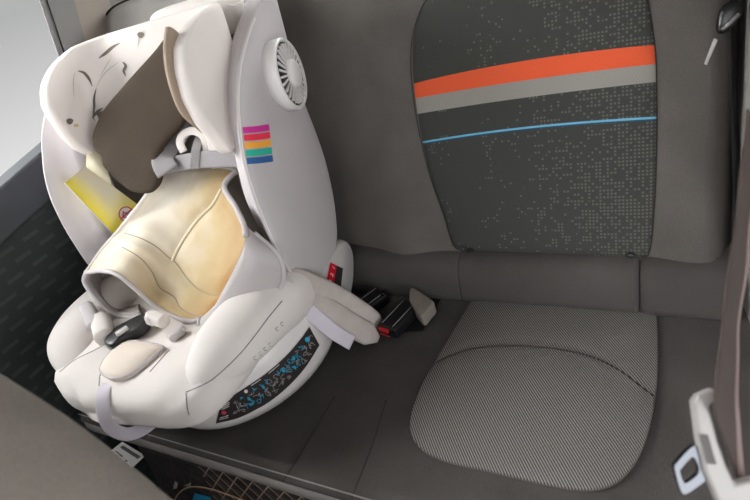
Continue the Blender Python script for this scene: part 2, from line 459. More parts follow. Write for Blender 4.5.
# cushion insert
ci_px = [(472, 300), (477, 293), (484, 292), (530, 294), (600, 301), (652, 306), (656, 307), (656.5, 314), (657.5, 352), (655, 395), (647, 435), (634, 465), (614, 484), (585, 491), (545, 485), (490, 472), (447, 462), (422, 450), (411, 432), (413, 410), (427, 376), (450, 337)]
O = cr([on_z(x, y, .002) for x, y in ci_px], 140, True)
arc = cr([on_z(x, y, .003) for x, y in [(432, 366), (450, 356), (480, 348), (530, 347), (580, 354), (615, 368), (640, 386), (658, 398)]], 60)
def cfn(p):
    d = min((V((p.x, p.y, 0)) - V((a.x, a.y, 0))).length for a in arc)
    i = min(range(len(arc)), key=lambda j: (V((p.x, p.y, 0)) - V((arc[j].x, arc[j].y, 0))).length)
    front = p.y < arc[i].y
    h = -.0030 * math.exp(-(d / .006) ** 2) + (.0035 * (1 - math.exp(-(d / .04) ** 2)) if front else .0)
    return p + V((0, 0, h))
k = NT('cushion_insert_fabric', .9, .15)
tc = k.obj(); sp = k.n('SeparateXYZ'); k.put(sp.inputs[0], tc)
w = k.math('ADD', k.math('MULTIPLY', sp.outputs[0], .95), k.math('MULTIPLY', sp.outputs[1], .75))
st = k.ramp(k.math('SINE', k.math('MULTIPLY', w, 2 * PI / .0044)), -.5, .6)
k.col(k.mix(st, rgb(64, 62, 60), k.mix(k.noise(300, 2), rgb(126, 123, 120), rgb(146, 143, 139)))); k.bump(st, .3, .001)
M['cinsert'] = k.m
cins = mk('cushion_insert', *pillow(O, (0, 0, 1), .011, 34, back=.006, p=4, q=1.8, fn=cfn), M['cinsert'], bench)
mk('insert_seam', *tube([p + V((0, 0, .0005)) for p in O], .0010, 6, True), M['bench'], bench)
T_c = bvh(cush)
T_ci = bvh(cins)
seam(T_ci, [(430, 367), (450, 356), (480, 348), (530, 347), (580, 354), (615, 368), (640, 386), (657, 399)], .0009, 'crease_seam', M['seam2'], cins, 60, .0008)
T_roll = bvh(*[o for o in bench.children if o.name.startswith('lumbar')])
# seams on the cushion
def worldseam(pts, r, mat, nm='seam'): return mk(nm, *tube(cr([V(p) for p in pts], 50), r, 6), mat, bench)
worldseam([(BX0 + .02, .326, .0112), (-.6, .326, .0112), (BX1 + .09, .326, .0112)], .0013, M['stitch'], 'stitching')
worldseam([(BX0 + .02, .330, -.046), (-.6, .330, -.046), (BX1 + .09, .330, -.046)], .002, M['seam'])
seam(T_c, [(335, 396), (318, 425), (300, 455), (282, 483)], .0010, 'seam', M['seam2'], bench, 30)
seam(T_c, [(386, 400), (374, 440), (352, 497)], .0010, 'seam', M['seam2'], bench, 30)

# ================================================================== CHILD SEAT
TH = math.radians(8); CT, ST = math.cos(TH), math.sin(TH)
C0 = V((-.84, .56, 0))
def L(x, y, z): return C0 + V((x * CT - y * ST, x * ST + y * CT, z))
LX = V((CT, ST, 0)); LY = V((-ST, CT, 0)); LZ = V((0, 0, 1))
def on_l(px, py, lx): return on_p(px, py, C0 + LX * lx, LX)
def on_ly(px, py, ly): return on_p(px, py, C0 + LY * ly, LY)
seat = empty('child_car_seat', C0 + V((0, 0, .002)), 'white and pale grey child car seat standing on the left of the dark bench', 'child seat')

# --- round base
prof = [(.0, .003), (.17, .003), (.2, .006), (.222, .016), (.236, .04), (.243, .08), (.243, .12), (.238, .15), (.22, .165), (.0, .165)]
def baserad(a):   # squarish plan
    c, s = abs(math.cos(a)), abs(math.sin(a)); p = 2.12
    q = 1 - .2 * max(0, math.cos(a - PI * 1.18)) ** 2
    return q / ((c ** p + s ** p) ** (1 / p))
rows = []
for r, z in prof[1:-1]:
    rows.append([L(r * baserad(a) * math.cos(a), r * baserad(a) * math.sin(a) * (.97 if math.sin(a) < 0 else .62), z) for a in [2 * PI * k / 72 for k in range(72)]])
base = mk('base', *loft(rows), M['plastic'], seat)
# --- rear support block of the base with recline label
pts = [(.03, .03), (.10, .035), (.124, .047), (.15, .060), (.172, .077), (.192, .10), (.198, .122), (.188, .145), (.165, .157), (.10, .16), (.03, .15)]
out = cr([V((a, b, 0)) for a, b in pts], 44, True)
secs = [[L(x, .11 + (p.x - .11) * s, .10 + (p.y - .10) * s) for p in out] for x, s in ((-.236, .9), (-.233, .95), (-.222, 1), (0, 1), (.222, 1), (.233, .95), (.236, .9))]
rear = mk('rear_shell', *loft(secs), M['plastic2'], seat)

# --- seat cushion
def csec(y, w, zb, zt, zside):
    h = [(0, zb), (w * .55, zb), (w * .85, zb + (zside - zb) * .10), (w * .97, zb + (zside - zb) * .34), (w, zb + (zside - zb) * .64), (w * .95, zb + (zside - zb) * .94), (w * .80, zside), (w * .66, zt + .001), (w * .5, zt), (w * .25, zt - .004), (0, zt - .006)]
    pts = [L(x, y, z) for x, z in h] + [L(-x * (.90 if y < -.1 else .95), y + (.012 if y < -.25 and x > .08 else 0), z) for x, z in reversed(h[1:-1])]
    return cr(pts, 64, True)
secs = [csec(-.289, .11, .138, .168, .164), csec(-.285, .14, .128, .184, .178), csec(-.272, .168, .122, .197, .190), csec(-.245, .188, .120, .206, .200), csec(-.20, .20, .118, .207, .205),
        csec(-.13, .205, .116, .202, .203), csec(-.05, .205, .110, .192, .195), csec(.03, .20, .10, .182, .185), csec(.10, .19, .10, .175, .178)]
cols = [cr([s[j] for s in secs], 40) for j in range(64)]
pan = mk('seat_cushion', *loft([[cols[j][i] for j in range(64)] for i in range(40)]), M['white'], seat)

# --- thigh bolsters
bp = [(.136, -.264, .158, .012), (.138, -.259, .160, .032), (.147, -.238, .176, .047), (.168, -.178, .194, .052), (.186, -.10, .193, .053), (.193, -.03, .179, .056), (.193, .02, .164, .053), (.190, .045, .155, .03)]
bols = []
for sgn in (1, -1):
    path = [L(a * sgn + (0 if sgn > 0 else (-.002 if -.2 < b else .012)), b + (.022 if sgn < 0 and b < -.2 else 0), c) for a, b, c, h in bp]; hs = [h for *_, h in bp]
    P = cr(path, 40); R = [p.x for p in cr([V((h, i * .0001, 0)) for i, h in enumerate(hs)], 40)]
    R = []
    for i in range(40):
        t = i / 39 * (len(hs) - 1); j = min(int(t), len(hs) - 2); R.append(hs[j] + (hs[j + 1] - hs[j]) * (t - j))
    vs, fs = sweep(P, lambda t: ell(R[min(39, int(t * 39 + .5))] * 1.08, R[min(39, int(t * 39 + .5))], 28, 2.3), LZ)
    bols.append(mk('thigh_bolster', vs, fs, M['white'], seat, sub=1))

# --- back panel between the shells
ctrl = []
for z, yb in ((.15, .10), (.25, .125), (.38, .155), (.45, .165), (.52, .175)):
    ctrl.append([L(x, yb - .09 * abs(x / .2) ** 3, z) for x in (-.205, -.16, -.1, 0, .1, .16, .205)])
bpanel = mk('back_panel', *grid(surf(ctrl, 30, 24)), M['grey'], seat, solid=.03, offset=1)

# --- side shells
rim_px = [(250, -8), (243, 15), (236, 35), (230.5, 61), (228.5, 88), (230, 120), (234.5, 141), (240, 168), (248, 200), (260, 226), (274, 249), (284, 266), (297, 283)]
seam_px = [(266, -6), (254, 18), (247, 38), (241, 62), (238, 90), (239, 120), (241.5, 145), (247, 172), (257, 203), (267, 228), (278, 252), (290, 272), (303, 287)]
back_px = [(326, 284), (334, 262), (337, 240), (336.5, 222), (333, 195), (325, 160), (314, 128), (303, 99), (294, 66), (286, 37), (277, 3), (272, -14)]
lout = .228
def yz(p): q = p - C0; return (q.dot(LY), p.z)
fr = [yz(on_l(x, y, lout)) for x, y in seam_px]; bkp = [yz(on_l(x, y, lout)) for x, y in back_px]
rm = [yz(on_l(x, y, .188)) for x, y in rim_px]
OUT = cr([V((a, b, 0)) for a, b in fr + bkp], 120, True)
RIM = cr([V((a, b, 0)) for a, b in rm + [(a - .006, b) for a, b in bkp]], 120, True)
shells = []
for sgn in (1, -1):
    def PL(p, lx): return L(lx * sgn, p.x, p.y)
    Cn = sum(OUT, V((0, 0, 0))) / len(OUT)
    rows = [[PL(Cn.lerp(p, .93), .178) for p in RIM], [PL(p, .184) for p in RIM], [PL(p, .192) for p in RIM]]
    rows += [[PL(a.lerp(b, .45) + (a - Cn) * .012, .212) for a, b in zip(RIM, OUT)], [PL(b + (b - Cn) * .006, .224) for b in OUT], [PL(b, lout) for b in OUT]]
    rows += [[PL(Cn.lerp(b, .97), lout + .001) for b in OUT]]
    for k_ in range(1, 12):
        s = math.cos(PI / 2 * k_ / 12); rows.append([PL(Cn.lerp(b, s * .97), lout + .001 + .012 * (1 - s ** 2.5) ** .5) for b in OUT])
    vs, fs = loft(rows)
    shells.append(mk('side_shell', vs, fs, M['shell'], seat))
T_sh = bvh(shells[0])
seam(T_sh, [(x + 1, y) for x, y in seam_px[1:-1]], .0014, 'piping', M['white'], shells[0], 60)

# --- headrest: a deep U in plan
def interp(z, T):
    if z <= T[0][0]: return T[0][1]
    for (a, b), (c, d) in zip(T, T[1:]):
        if z <= c: return b + (d - b) * (z - a) / (c - a)
    return T[-1][1]
TIP_L = [(.435, .10), (.448, .082), (.478, .058), (.512, .048), (.545, .046), (.573, .048), (.601, .068), (.622, .104), (.634, .145), (.641, .18)]
TIP_R = [(.435, .03), (.449, .017), (.481, .008), (.505, .0), (.545, -.002), (.585, .012), (.615, .034), (.630, .07), (.641, .12)]
def hr_plan(u, v):
    """u -1..1 along the U from left tip to right tip, v 0 bottom..1 top -> local point on centre surface"""
    z = .435 + .205 * v
    lean = .20 * (z - .60)
    hw, yb = .174, .205
    tip = interp(z, TIP_L if u < 0 else TIP_R) - lean
    r = .075
    # path: straight wing, quarter turn, back
    a = abs(u); sg = 1 if u >= 0 else -1
    Lw = yb - r - tip; Lq = r * PI / 2; Lb = hw - r; tot = Lw + Lq + Lb
    s = a * tot
    if s < Lb: x, y = s, yb
    elif s < Lb + Lq:
        th = (s - Lb) / r; x, y = Lb + r * math.sin(th), yb - r + r * math.cos(th)
    else: x, y = hw, yb - r - (s - Lb - Lq)
    zz = z - .05 * max(0, 1 - v) * (1 if sg < 0 else .6) * (a ** 2) * 0
    return L(sg * x, y + lean, zz)
rows = [[hr_plan(-1 + 2 * i / 60, v) for i in range(61)] for v in [j / 22 for j in range(23)]]
k = NT('headrest_print', .85, .2)
k.col(k.mix(k.noise(12, 3), rgb(226, 218, 212), rgb(236, 229, 224)))
M['head'] = k.m
head = mk('headrest', *grid(rows), M['head'], seat, solid=.026, offset=0, sub=1)
T_h = bvh(head)

exec_after = []
# brush-like print on the left wing
k = NT('print_ink', .9, .1); k.col(k.mix(k.noise(60, 3), rgb(80, 72, 64), rgb(140, 132, 124))); M['ink'] = k.m
k = NT('print_wash', .9, .1); k.col(k.mix(k.noise(60, 3), rgb(178, 172, 166), rgb(200, 194, 188))); M['wash'] = k.m
strokes = [([(99, 58), (106, 53), (113, 47), (120, 43)], 1.7, 'ink'), ([(78, 71), (84, 73), (89, 79), (92, 86)], 1.5, 'ink'),
           ([(123, 62), (126, 66), (124, 71), (126, 76)], 1.6, 'ink'), ([(138, 46), (139, 40), (138, 33)], .6, 'wash'),
           ([(96, 89), (94, 98), (94, 107), (93, 117), (95, 121)], 1.2, 'ink'), ([(75, 72), (73, 82), (74, 98)], .5, 'wash'),
           ([(96, 89), (100, 80), (108, 70), (122, 60)], .5, 'wash'), ([(100, 77), (112, 56)], .4, 'wash'), ([(92, 118), (97, 112), (103, 108)], 1.5, 'ink')]
def stroke(pts, w, mat):
    q = cr([V((x, y, 0)) for x, y in pts], 14); rows = []
    for i, p in enumerate(q):
        d = (q[min(i + 1, 13)] - q[max(i - 1, 0)]).normalized(); n = V((-d.y, d.x, 0)); ww = w * (.25 + .75 * math.sin(PI * min(1, (i + .5) / 13)))
        a, b = hit(T_h, (p + n * ww).x, (p + n * ww).y, .0008), hit(T_h, (p - n * ww).x, (p - n * ww).y, .0008)
        if a and b: rows.append([a, b])
    if len(rows) > 1: mk('printed_stroke', *grid(rows), M[mat], head)
for s in strokes: stroke(*s)
for px, py, r in ((141, 35, 3.6), (69.5, 121.5, 3.6)):
    O = [hit(T_h, px + r * .95 * math.cos(a) * (1 - .25 * math.sin(a)), py + r * .85 * math.sin(a), .0008) for a in [2 * PI * i / 14 for i in range(14)]]
    c = hit(T_h, px, py, .0009)
    mk('printed_stroke', O + [c], [(14, i, (i + 1) % 14) for i in range(14)], M['ink'], head)

O = cr([on_ly(x, y, .245) for x, y in [(150, 22), (153, 14), (162, 9), (185, 2), (212, -5), (226, -8), (236, 2), (240, 30), (200, 40), (160, 35)]], 60, True)
mk('back_shell', *pillow(O, -LY, .012, 6, back=.03, p=5), M['white'], seat)
mk('elastic_cord', *tube(cr([on_ly(227, 4, .18), on_ly(233, 5, .19), on_ly(240, 3, .2), on_ly(250, -4, .2)], 20), .0016, 6), M['white'], seat)
O = [hit(T_h, 76 + 2.6 * math.cos(a), 125.5 + 1.8 * math.sin(a), .0007) for a in [2 * PI * i / 12 for i in range(12)]]
mk('printed_stroke', O, [tuple(range(12))], plain('ochre_print', (205, 185, 130), .9), head)
# --- dark brown head pad, loose in the headrest
A, B, Cc = on_ly(169, 35, .165), on_l(93, 140, -.135), on_ly(150, 193, .02)
pn = (B - A).cross(Cc - A).normalized()
if pn.dot(CAM - A) < 0: pn = -pn
pad_px = [(93, 136), (98, 121), (106, 107), (129, 80), (155, 51), (167, 36), (176, 33), (182, 60), (186, 95), (184, 118), (176, 130), (166, 141), (159, 152), (158, 163), (159.5, 176), (156, 187), (148, 193), (134, 192), (124, 186), (115, 179), (108, 171), (103, 165), (102, 157), (95, 149)]
O = cr([on_p(x, y, A, pn) for x, y in pad_px], 110, True)
M['brown'] = fabric('dark_brown_mesh_fabric', (74, 64, 54), (54, 46, 39), fine=700, bump=.5)
mk('head_pad', *pillow(O, pn, .006, 10, back=.012, p=6), M['brown'], seat)

# --- padded lining of the right wing
lin_px = [(168, 31), (166, 50), (169, 76), (179, 106), (192, 120), (209, 134)]
path = cr([on_l(x + 4, y, .158) for x, y in lin_px], 40)
vs, fs = sweep(path, ell(.011, .007, 14, 2.5), LX); mk('wing_lining', vs, fs, M['beige'], head)
# --- dial with fins on the right shell
c = hit(T_sh, 283, 76, 0); dn = (LX + LY * .11).normalized()
c = c + dn * .004
def ring(r, h, n=48): 
    u = (LZ - dn * LZ.dot(dn)).normalized(); u = (u + LY * .2); u = (u - dn * u.dot(dn)).normalized(); s = u.cross(dn)
    return [c + s * math.cos(a) * r + u * math.sin(a) * r * 1.06 + dn * h for a in [2 * PI * k / n for k in range(n)]]
dial = mk('side_impact_dial', *loft([ring(.0575, -.012), ring(.0575, .010), ring(.0545, .0145), ring(.052, .014), ring(.0508, .0095), ring(.02, .013)]), M['plastic'], seat)
u_ = (LZ - dn * LZ.dot(dn)).normalized(); u_ = (u_ + LY * .2); u_ = (u_ - dn * u_.dot(dn)).normalized(); s_ = u_.cross(dn)
M['groove'] = plain('dial_groove', (52, 50, 49), .5)
mk('groove_ring', *loft([ring(.0505, .0098), ring(.0505, .0108), ring(.02, .0142), ring(.02, .0132)], cap=False), M['groove'], dial)
parts = []
for i in range(26):
    a = 2 * PI * i / 26; d = s_ * math.cos(a) + u_ * math.sin(a) * 1.06; tgt = s_ * -math.sin(a) + u_ * math.cos(a)
    parts.append(box(c + d * .035 + dn * .0125, d, tgt, dn, .027, .0034, .005))
mk('fins', *merge(*parts), M['plastic'], dial, smooth=False)
mk('hub', *loft([ring(.0225, .010), ring(.0225, .020), ring(.020, .023), ring(.012, .0245)]), M['plastic'], dial)

# --- rainbow tag on the right shell
mats = [plain('tag_' + n, c_, .6) for n, c_ in (('magenta', (206, 48, 150)), ('red', (236, 52, 78)), ('amber', (248, 172, 62)), ('teal', (42, 184, 158)), ('blue', (48, 98, 158)))]
allv, allf, fm = [], [], []
TLc, TRc, BLc, BRc = V((242.5, 126.8)), V((268.3, 123.8)), V((247.5, 165)), V((272.8, 162.5))
for i in range(5):
    f0, f1 = (i + .06) / 5, (i + .88) / 5
    a0, a1 = TLc.lerp(BLc, f0), TRc.lerp(BRc, f0); b0, b1 = TLc.lerp(BLc, f1), TRc.lerp(BRc, f1)
    v_, f_ = grid(decal(T_sh, [a0, a0.lerp(a1, .5) + V((0, .5)), a1], [b0, b0.lerp(b1, .5) + V((0, .5)), b1], 8, 3, .0012))
    bb = len(allv); allv += v_; allf += [tuple(q + bb for q in x) for x in f_]; fm += [i] * len(f_)
tag(mk('rainbow_tag', allv, allf, mats, shells[0], fmats=fm), 'tag of five bright colour stripes')

# --- instruction label on the base
T_base = bvh(base)
up_px = [(221, 403), (241, 390), (262, 376), (278, 363), (291, 350), (301, 338), (309, 327)]
lo_px = [(216, 423), (238, 417.5), (256, 409), (271, 400), (289, 385), (305, 367), (319, 345)]
M['label'] = plain('instruction_label_black', (52, 46, 46), .4)
rows = decal(T_base, up_px, lo_px, 40, 8, .0012)
if all(p is not None for r in rows for p in r):
    vs0, fs0 = grid(rows); T_lab = BVHTree.FromPolygons(vs0, fs0)
    inks = [((vs0, fs0), M['label'])]
    M['cyan'] = plain('label_cyan', (40, 165, 200), .4); M['lgrey'] = plain('label_grey', (150, 146, 146), .4); M['lred'] = plain('label_red', (215, 70, 95), .4); M['lwhite'] = plain('label_white', (225, 222, 222), .4)
    def along(t, f):
        a = cr([V((x, y, 0)) for x, y in up_px], 101)[int(t * 100)]; b = cr([V((x, y, 0)) for x, y in lo_px], 101)[int(t * 100)]
        return a.lerp(b, f)
    def blob(t, f, r, mat, nm='printed_symbol', ring_=False, squash=1):
        p = along(t, f); n_ = 14
        O = [hit(T_lab, p.x + r * math.cos(a), p.y + r * squash * math.sin(a), .0006) for a in [2 * PI * i / n_ for i in range(n_)]]
        cc = hit(T_lab, p.x, p.y, .0006)
        if None in O or cc is None: return None
        if ring_: return tube(O, .0006, 5, True)
        return O + [cc], [(n_, i, (i + 1) % n_) for i in range(n_)]
    def squig(t, f, s, seed):
        rr = random.Random(seed); p = along(t, f); q = [V((p.x + rr.uniform(-s, s), p.y + rr.uniform(-s, s), 0)) for _ in range(6)]
        P = [hit(T_lab, a.x, a.y, .0006) for a in cr(q, 24)]; P = [x for x in P if x is not None]
        return tube(P, .0006, 5) if len(P) > 3 else None
    cy = [blob(.93, .30, 2.6, 'cyan'), blob(.13, .12, 3.0, 'cyan')] + [squig(t, f, 3.2, i) for i, (t, f) in enumerate([(.26, .45), (.30, .7), (.40, .35), (.62, .35), (.70, .3), (.72, .6), (.80, .55), (.66, .6), (.27, .75), (.76, .35), (.38, .65), (.33, .25), (.36, .8), (.45, .3), (.58, .3), (.66, .3), (.78, .75), (.84, .3), (.21, .35)])]
    cy += [blob(t, f, 1.5, 'cyan') for t, f in ((.27, .5), (.41, .4), (.62, .4), (.72, .62), (.74, .35), (.29, .72))]
    inks.append((merge(*[x for x in cy if x]), M['cyan']))
    gy = [squig(t, f, 3.4, 50 + i) for i, (t, f) in enumerate([(.18, .55), (.20, .75), (.48, .55), (.52, .5), (.85, .55), (.88, .4), (.92, .55), (.34, .55), (.44, .7), (.56, .7), (.95, .6), (.15, .35), (.15, .7), (.22, .6), (.30, .3), (.42, .55), (.47, .35), (.50, .75), (.54, .35), (.60, .55), (.63, .75), (.68, .5), (.75, .5), (.79, .3), (.82, .8), (.89, .75), (.96, .4)])]
    inks.append((merge(*[x for x in gy if x]), M['lgrey']))
    wh = [blob(.25, .16, 3.8, 'w', ring_=True), blob(.25, .16, 1.9, 'w')]
    for f in (.22, .30, .38, .78, .86): 
        for t0 in (.02,):
            P = [hit(T_lab, *along(t0 + .075 * i / 7, f).to_2d(), .0006) for i in range(8)]; wh.append(tube([p for p in P if p], .0007, 5))
    for t0, t1, f in ((.30, .40, .07), (.48, .60, .07)):
        P = [hit(T_lab, *along(t0 + (t1 - t0) * i / 9, f).to_2d(), .0006) for i in range(10)]; wh.append(tube([p for p in P if p], .0007, 5))
    inks.append((merge(*[x for x in wh if x]), M['lwhite']))
    x = blob(.055, .58, 2.6, 'r', squash=.7)
    if x: inks.append((x, M['lred']))
    multi('instruction_label', inks, seat)
# --- recline label on the support block
T_rear = bvh(rear)
rows = decal(T_rear, [(330, 262.5), (342.5, 268.5)], [(325.5, 283), (340, 291)], 9, 6, .0012)
if all(p is not None for r in rows for p in r):
    vs, fs = grid(rows); fm = [0 if (i % 8) < 4 else 1 for i in range(len(fs))]
    X_ = (rows[0][0] - rows[-1][0]); Y_ = (rows[0][0] - rows[0][-1])
    items = [(([p for p in vs], [f for f, q in zip(fs, fm) if q == 0]), plain('label_bright_red', (214, 18, 44), .45)), ((list(vs), [f for f, q in zip(fs, fm) if q == 1]), M['label'])]
    T2 = BVHTree.FromPolygons(vs, fs)
    tx = []
    for ch, px, py in (('1', 334.2, 270.5), ('2', 332.6, 277.5), ('3', 331, 284)):
        o_ = hit(T2, px, py, .0004)
        if o_: tx.append(text_mesh(ch, .015, o_, X_, Y_))
    if tx: items.append((merge(*tx), M['lwhite']))
    multi('recline_label', items, seat, smooth=False)

# --- embossed lettering strokes on the right bolster
T_bo = bvh(bols[0])
P = []
for x, y in [(253, 358), (258, 353.5), (263, 349), (268, 344.5), (275, 329), (280, 324)]:
    for dx, dy, ex, ey in ((0, 0, 2.2, -2.2), (.9, 1.4, 2.2, -.1)):
        q = [hit(T_bo, x + dx + ex * t, y + dy + ey * t, .0004) for t in (0, .5, 1)]
        if None not in q: P.append(tube(q, .0009, 5))
if P: mk('embossed_lettering', *merge(*P), M['sidegrey'], bols[0])

# --- yellow warning label on the inside of the left shell
k = NT('yellow_label', .45, .4)
tc = k.n('UVMap').outputs[0]; sp = k.n('SeparateXYZ'); k.put(sp.inputs[0], tc)
k.col(k.mix(k.math('MAXIMUM', k.ramp(sp.outputs[1], .35, .95), k.ramp(sp.outputs[0], .45, .85)), rgb(222, 212, 184), rgb(242, 222, 50))); M['yellow'] = k.m
yl = [[on_l(88, 149, -.165), on_l(97, 160, -.155), on_l(104, 172, -.15)], ]
Y0, Y1, Y2, Y3 = on_l(85.5, 166, -.172), on_l(64.5, 183, -.172), on_l(122, 243, -.144), on_l(152, 215, -.10)
rows = []
for i in range(9):
    f = i / 8; a = Y0.lerp(Y1, f); b = Y3.lerp(Y2, f); rows.append([a.lerp(b, j / 12) for j in range(13)])
wl = mk('warning_label', *grid(rows), M['yellow'], seat, solid=.001, smooth=False)
uv = wl.data.uv_layers.new(name='UVMap')
for l in wl.data.loops:
    i = l.vertex_index; uv.data[l.index].uv = ((i % 13) / 12, (i // 13) / 8)
tag(wl, 'creased yellow warning label with a red prohibition sign')
T_w = bvh(wl)
mk('label_border', *tube([Y1.lerp(Y2, q / 8) for q in range(9)], .0013, 6), M['plastic'], wl)
mk('label_tab', *grid([[on_l(86, 148, -.17), on_l(104, 156, -.15)], [on_l(86, 167, -.1715), on_l(112, 186, -.135)]]), M['yellow'], wl, solid=.001)
M['signred'] = plain('sign_red', (200, 30, 60), .5); M['signink'] = plain('sign_ink', (60, 60, 60), .5)
def wring(px, py, r0):
    O = [hit(T_w, px + r0 * math.cos(a), py + r0 * math.sin(a), .001) for a in [2 * PI * i / 24 for i in range(24)]]
    return [p for p in O if p is not None]
c_ = hit(T_w, 126, 214, .0008); O = wring(126, 214, 7)
if c_ and len(O) > 16:
    mk('sign_disc', O + [c_], [(len(O), i, i + 1) for i in range(len(O) - 1)], M['white'], wl)
    mk('sign_ring', *tube(O, .0010, 6), M['signred'], wl)
    q = [hit(T_w, 126 + a * 4.4, 214 - a * 4.0, .0016) for a in (-1, -.5, 0, .5, 1)]
    if None not in q: mk('sign_bar', *tube(q, .001, 6), M['signred'], wl)
    parts = []
    for a, b in (([(123, 211), (123, 217)], 1), ([(124, 213), (128, 213)], 1), ([(123, 217), (127, 217.5)], 1)):
        q = [hit(T_w, *V((x, y)), .0014) for x, y in a]
        if None not in q: parts.append(tube(q, .0011, 6))
    if parts: mk('sign_figure', *merge(*parts), M['signred'], wl)

# --- harness straps and loops behind the tummy pad
def ribbon(name, path, w, mat, upv, parent=seat, t=.003, n=30):
    P = cr([V(p) for p in path], n)
    if isinstance(upv, list): u = cr([V(x) for x in upv], n)
    else: u = upv
    return mk(name, *sweep(P, flat(w, t), u), mat, parent)
ribbon('harness_strap', [at(190, 118, 1.06), at(176, 137, 1.03), at(163, 158, .99), at(168, 172, .98)], .042, M['strapgrey'], -fwd)
ribbon('harness_strap', [at(206, 122, .99), at(212, 138, .97), at(216, 154, .96), at(218, 168, .96)], .022, M['white'], -fwd)
ribbon('harness_loop', [at(184, 152, .985), at(180, 143, .985), at(183, 135, .985), at(192, 131, .98), at(203, 136, .975), at(207, 150, .975), at(208, 160, .975)], .014, M['white'], -fwd, t=.006)
ribbon('harness_strap', [at(200, 136, .99), at(196, 150, .965), at(194, 168, .965)], .016, M['strapgrey'], -fwd)
ribbon('waist_strap', [at(152, 166, 1.03), at(174, 164, 1.00), at(200, 160, .97), at(226, 159, .945), at(244, 160, .93)], .030, M['strapgrey'], -fwd, t=.008)

# --- strap covers lying out to the right
prof1 = lambda w, h: (lambda t: ell(w * min(1, .55 + 3 * t, .35 + 6 * (1.0 - t)), h * min(1, .6 + 3 * t, .4 + 6 * (1 - t)), 16, 2.6))
n2 = (V((.35, -.45, .75))).normalized()
def cover(name, pts, w, h, mat, upv=n2):
    return mk(name, *sweep(cr(pts, 40), prof1(w, h), upv), mat, seat)
cover('strap_cover', [at(287, 270, .965), at(305, 280, .985), at(335, 294, 1.03), at(362, 311, 1.075), at(382, 327, 1.11)], .018, .009, M['strap'])
cover('strap_cover', [at(284, 283, .955), at(302, 294, .985), at(330, 311, 1.02), at(355, 327, 1.055), at(378, 339, 1.085)], .023, .009, M['strap'])
ribbon('webbing', [at(303, 306, .985), at(318, 319, .995), at(334, 332, 1.01), at(352, 343, 1.04)], .028, M['lilac'], n2)
ribbon('webbing', [at(280, 268, .945), at(287, 280, .94), at(296, 290, .95)], .012, M['shell'], n2)

# --- crotch pad, buckle, front adjuster strap
T_pan = bvh(pan)
O = cr([on_z(x, y, .206) for x, y in [(101, 372), (104, 362), (115, 350), (128, 342), (145, 343), (160, 346), (163, 349), (156, 356), (143, 367), (128, 376), (112, 379)]], 70, True)
cp = mk('crotch_pad', *pillow(O, (0, -.1, 1), .012, 8, back=.012, p=3), M['crotch'], seat)
mk('piping', *tube([p + V((0, 0, .002)) for p in O], .0022, 6, True), M['shell'], cp)
T_pb = bvh(pan, *bols)
def front_of(px, py, d):
    p = hit(T_pb, px, py, 0); tt = (p - CAM).dot(fwd); return at(px, py, tt - d)
q2 = front_of(103, 400, .008); t2 = (q2 - CAM).dot(fwd)
mk('strap_tail', *sweep(cr([front_of(107, 383, -.002), front_of(104, 391, .005), q2, at(103.5, 414, t2), at(110, 427, t2 + .008), at(124, 434, t2 + .02), at(139, 431, t2 + .045), at(154, 421, t2 + .075)], 60), flat(.022, .0022), -fwd + up * .15), M['lilac'], seat)
# harness buckle
bq = [on_z(x, y, .222) for x, y in [(103, 341), (112, 329), (125, 321), (142, 313), (147, 318), (138, 328), (122, 336), (112, 344)]]
hb = mk('harness_buckle', *prism(cr(bq, 28, True), (0, 0, -1), .02), M['black'], seat, bevel=.004)
P = on_z(122, 331, .225)
mk('buckle_button', *box(P, on_z(128, 327, .225) - on_z(114, 336, .225), V((0, 0, 1)).cross(on_z(128, 327, .225) - on_z(114, 336, .225)), (0, 0, 1), .022, .012, .006), M['plastic2'], hb, bevel=.002)
# side tabs near the buckle: white loops
cover('loop_pad', [on_z(87, 306, .235), on_z(92, 318, .23), on_z(97, 330, .22)], .014, .016, M['shell'], LZ)
cover('loop_pad', [on_z(98, 318, .225), on_z(103, 327, .22), on_z(106, 340, .215)], .018, .018, M['white'], LZ)
cover('loop_pad', [on_z(146, 320, .232), on_z(155, 318, .23), on_z(166, 322, .225)], .012, .013, M['white'], LZ)
mk('strap_slot', *disc(hit(T_pan, 165, 339, 0) or on_z(165, 339, .18), (0, 0, 1), .007, 16, .004), M['black'], pan)
cover('loop_pad', [on_z(170, 339, .208), on_z(177, 334, .21), on_z(184, 329, .21)], .009, .008, M['shell'], LZ)
# cushion seams
T_pb = bvh(pan, *bols)
for s in ([(60, 372), (75, 360), (95, 350), (108, 343)], [(99, 386), (101, 372), (110, 356)], [(186, 392), (187, 405), (189, 415)], [(186, 392), (198, 387), (213, 379), (237, 357), (253, 338), (268, 318), (282, 301)], [(150, 372), (162, 358), (170, 350)]):
    seam(T_pb, s, .0010, 'seam', M['strapgrey'], pan, 30)
# front recess of the base under the cushion
# ================================================================== TUMMY PAD (stained cream insert)
k = NT('stained_cream_fabric', .85, .2)
uvn = k.n('UVMap').outputs[0]; sp = k.n('SeparateXYZ'); k.put(sp.inputs[0], uvn)
st = k.math('ADD', k.math('MULTIPLY', k.ramp(sp.outputs[0], .25, .95), .75), k.math('MULTIPLY', k.math('SUBTRACT', k.noise(4, 3, uvn), .5), .6))
st = k.math('ADD', st, k.math('MULTIPLY', k.ramp(sp.outputs[1], .45, 1.0), .22))
c1 = k.mix(k.ramp(st, .08, .5), rgb(218, 210, 195), rgb(178, 159, 122)); c2 = k.mix(k.ramp(st, .5, 1.0), c1, rgb(140, 104, 60))
k.col(c2); k.bump(k.noise(60, 3), .15, .002); M['cream'] = k.m
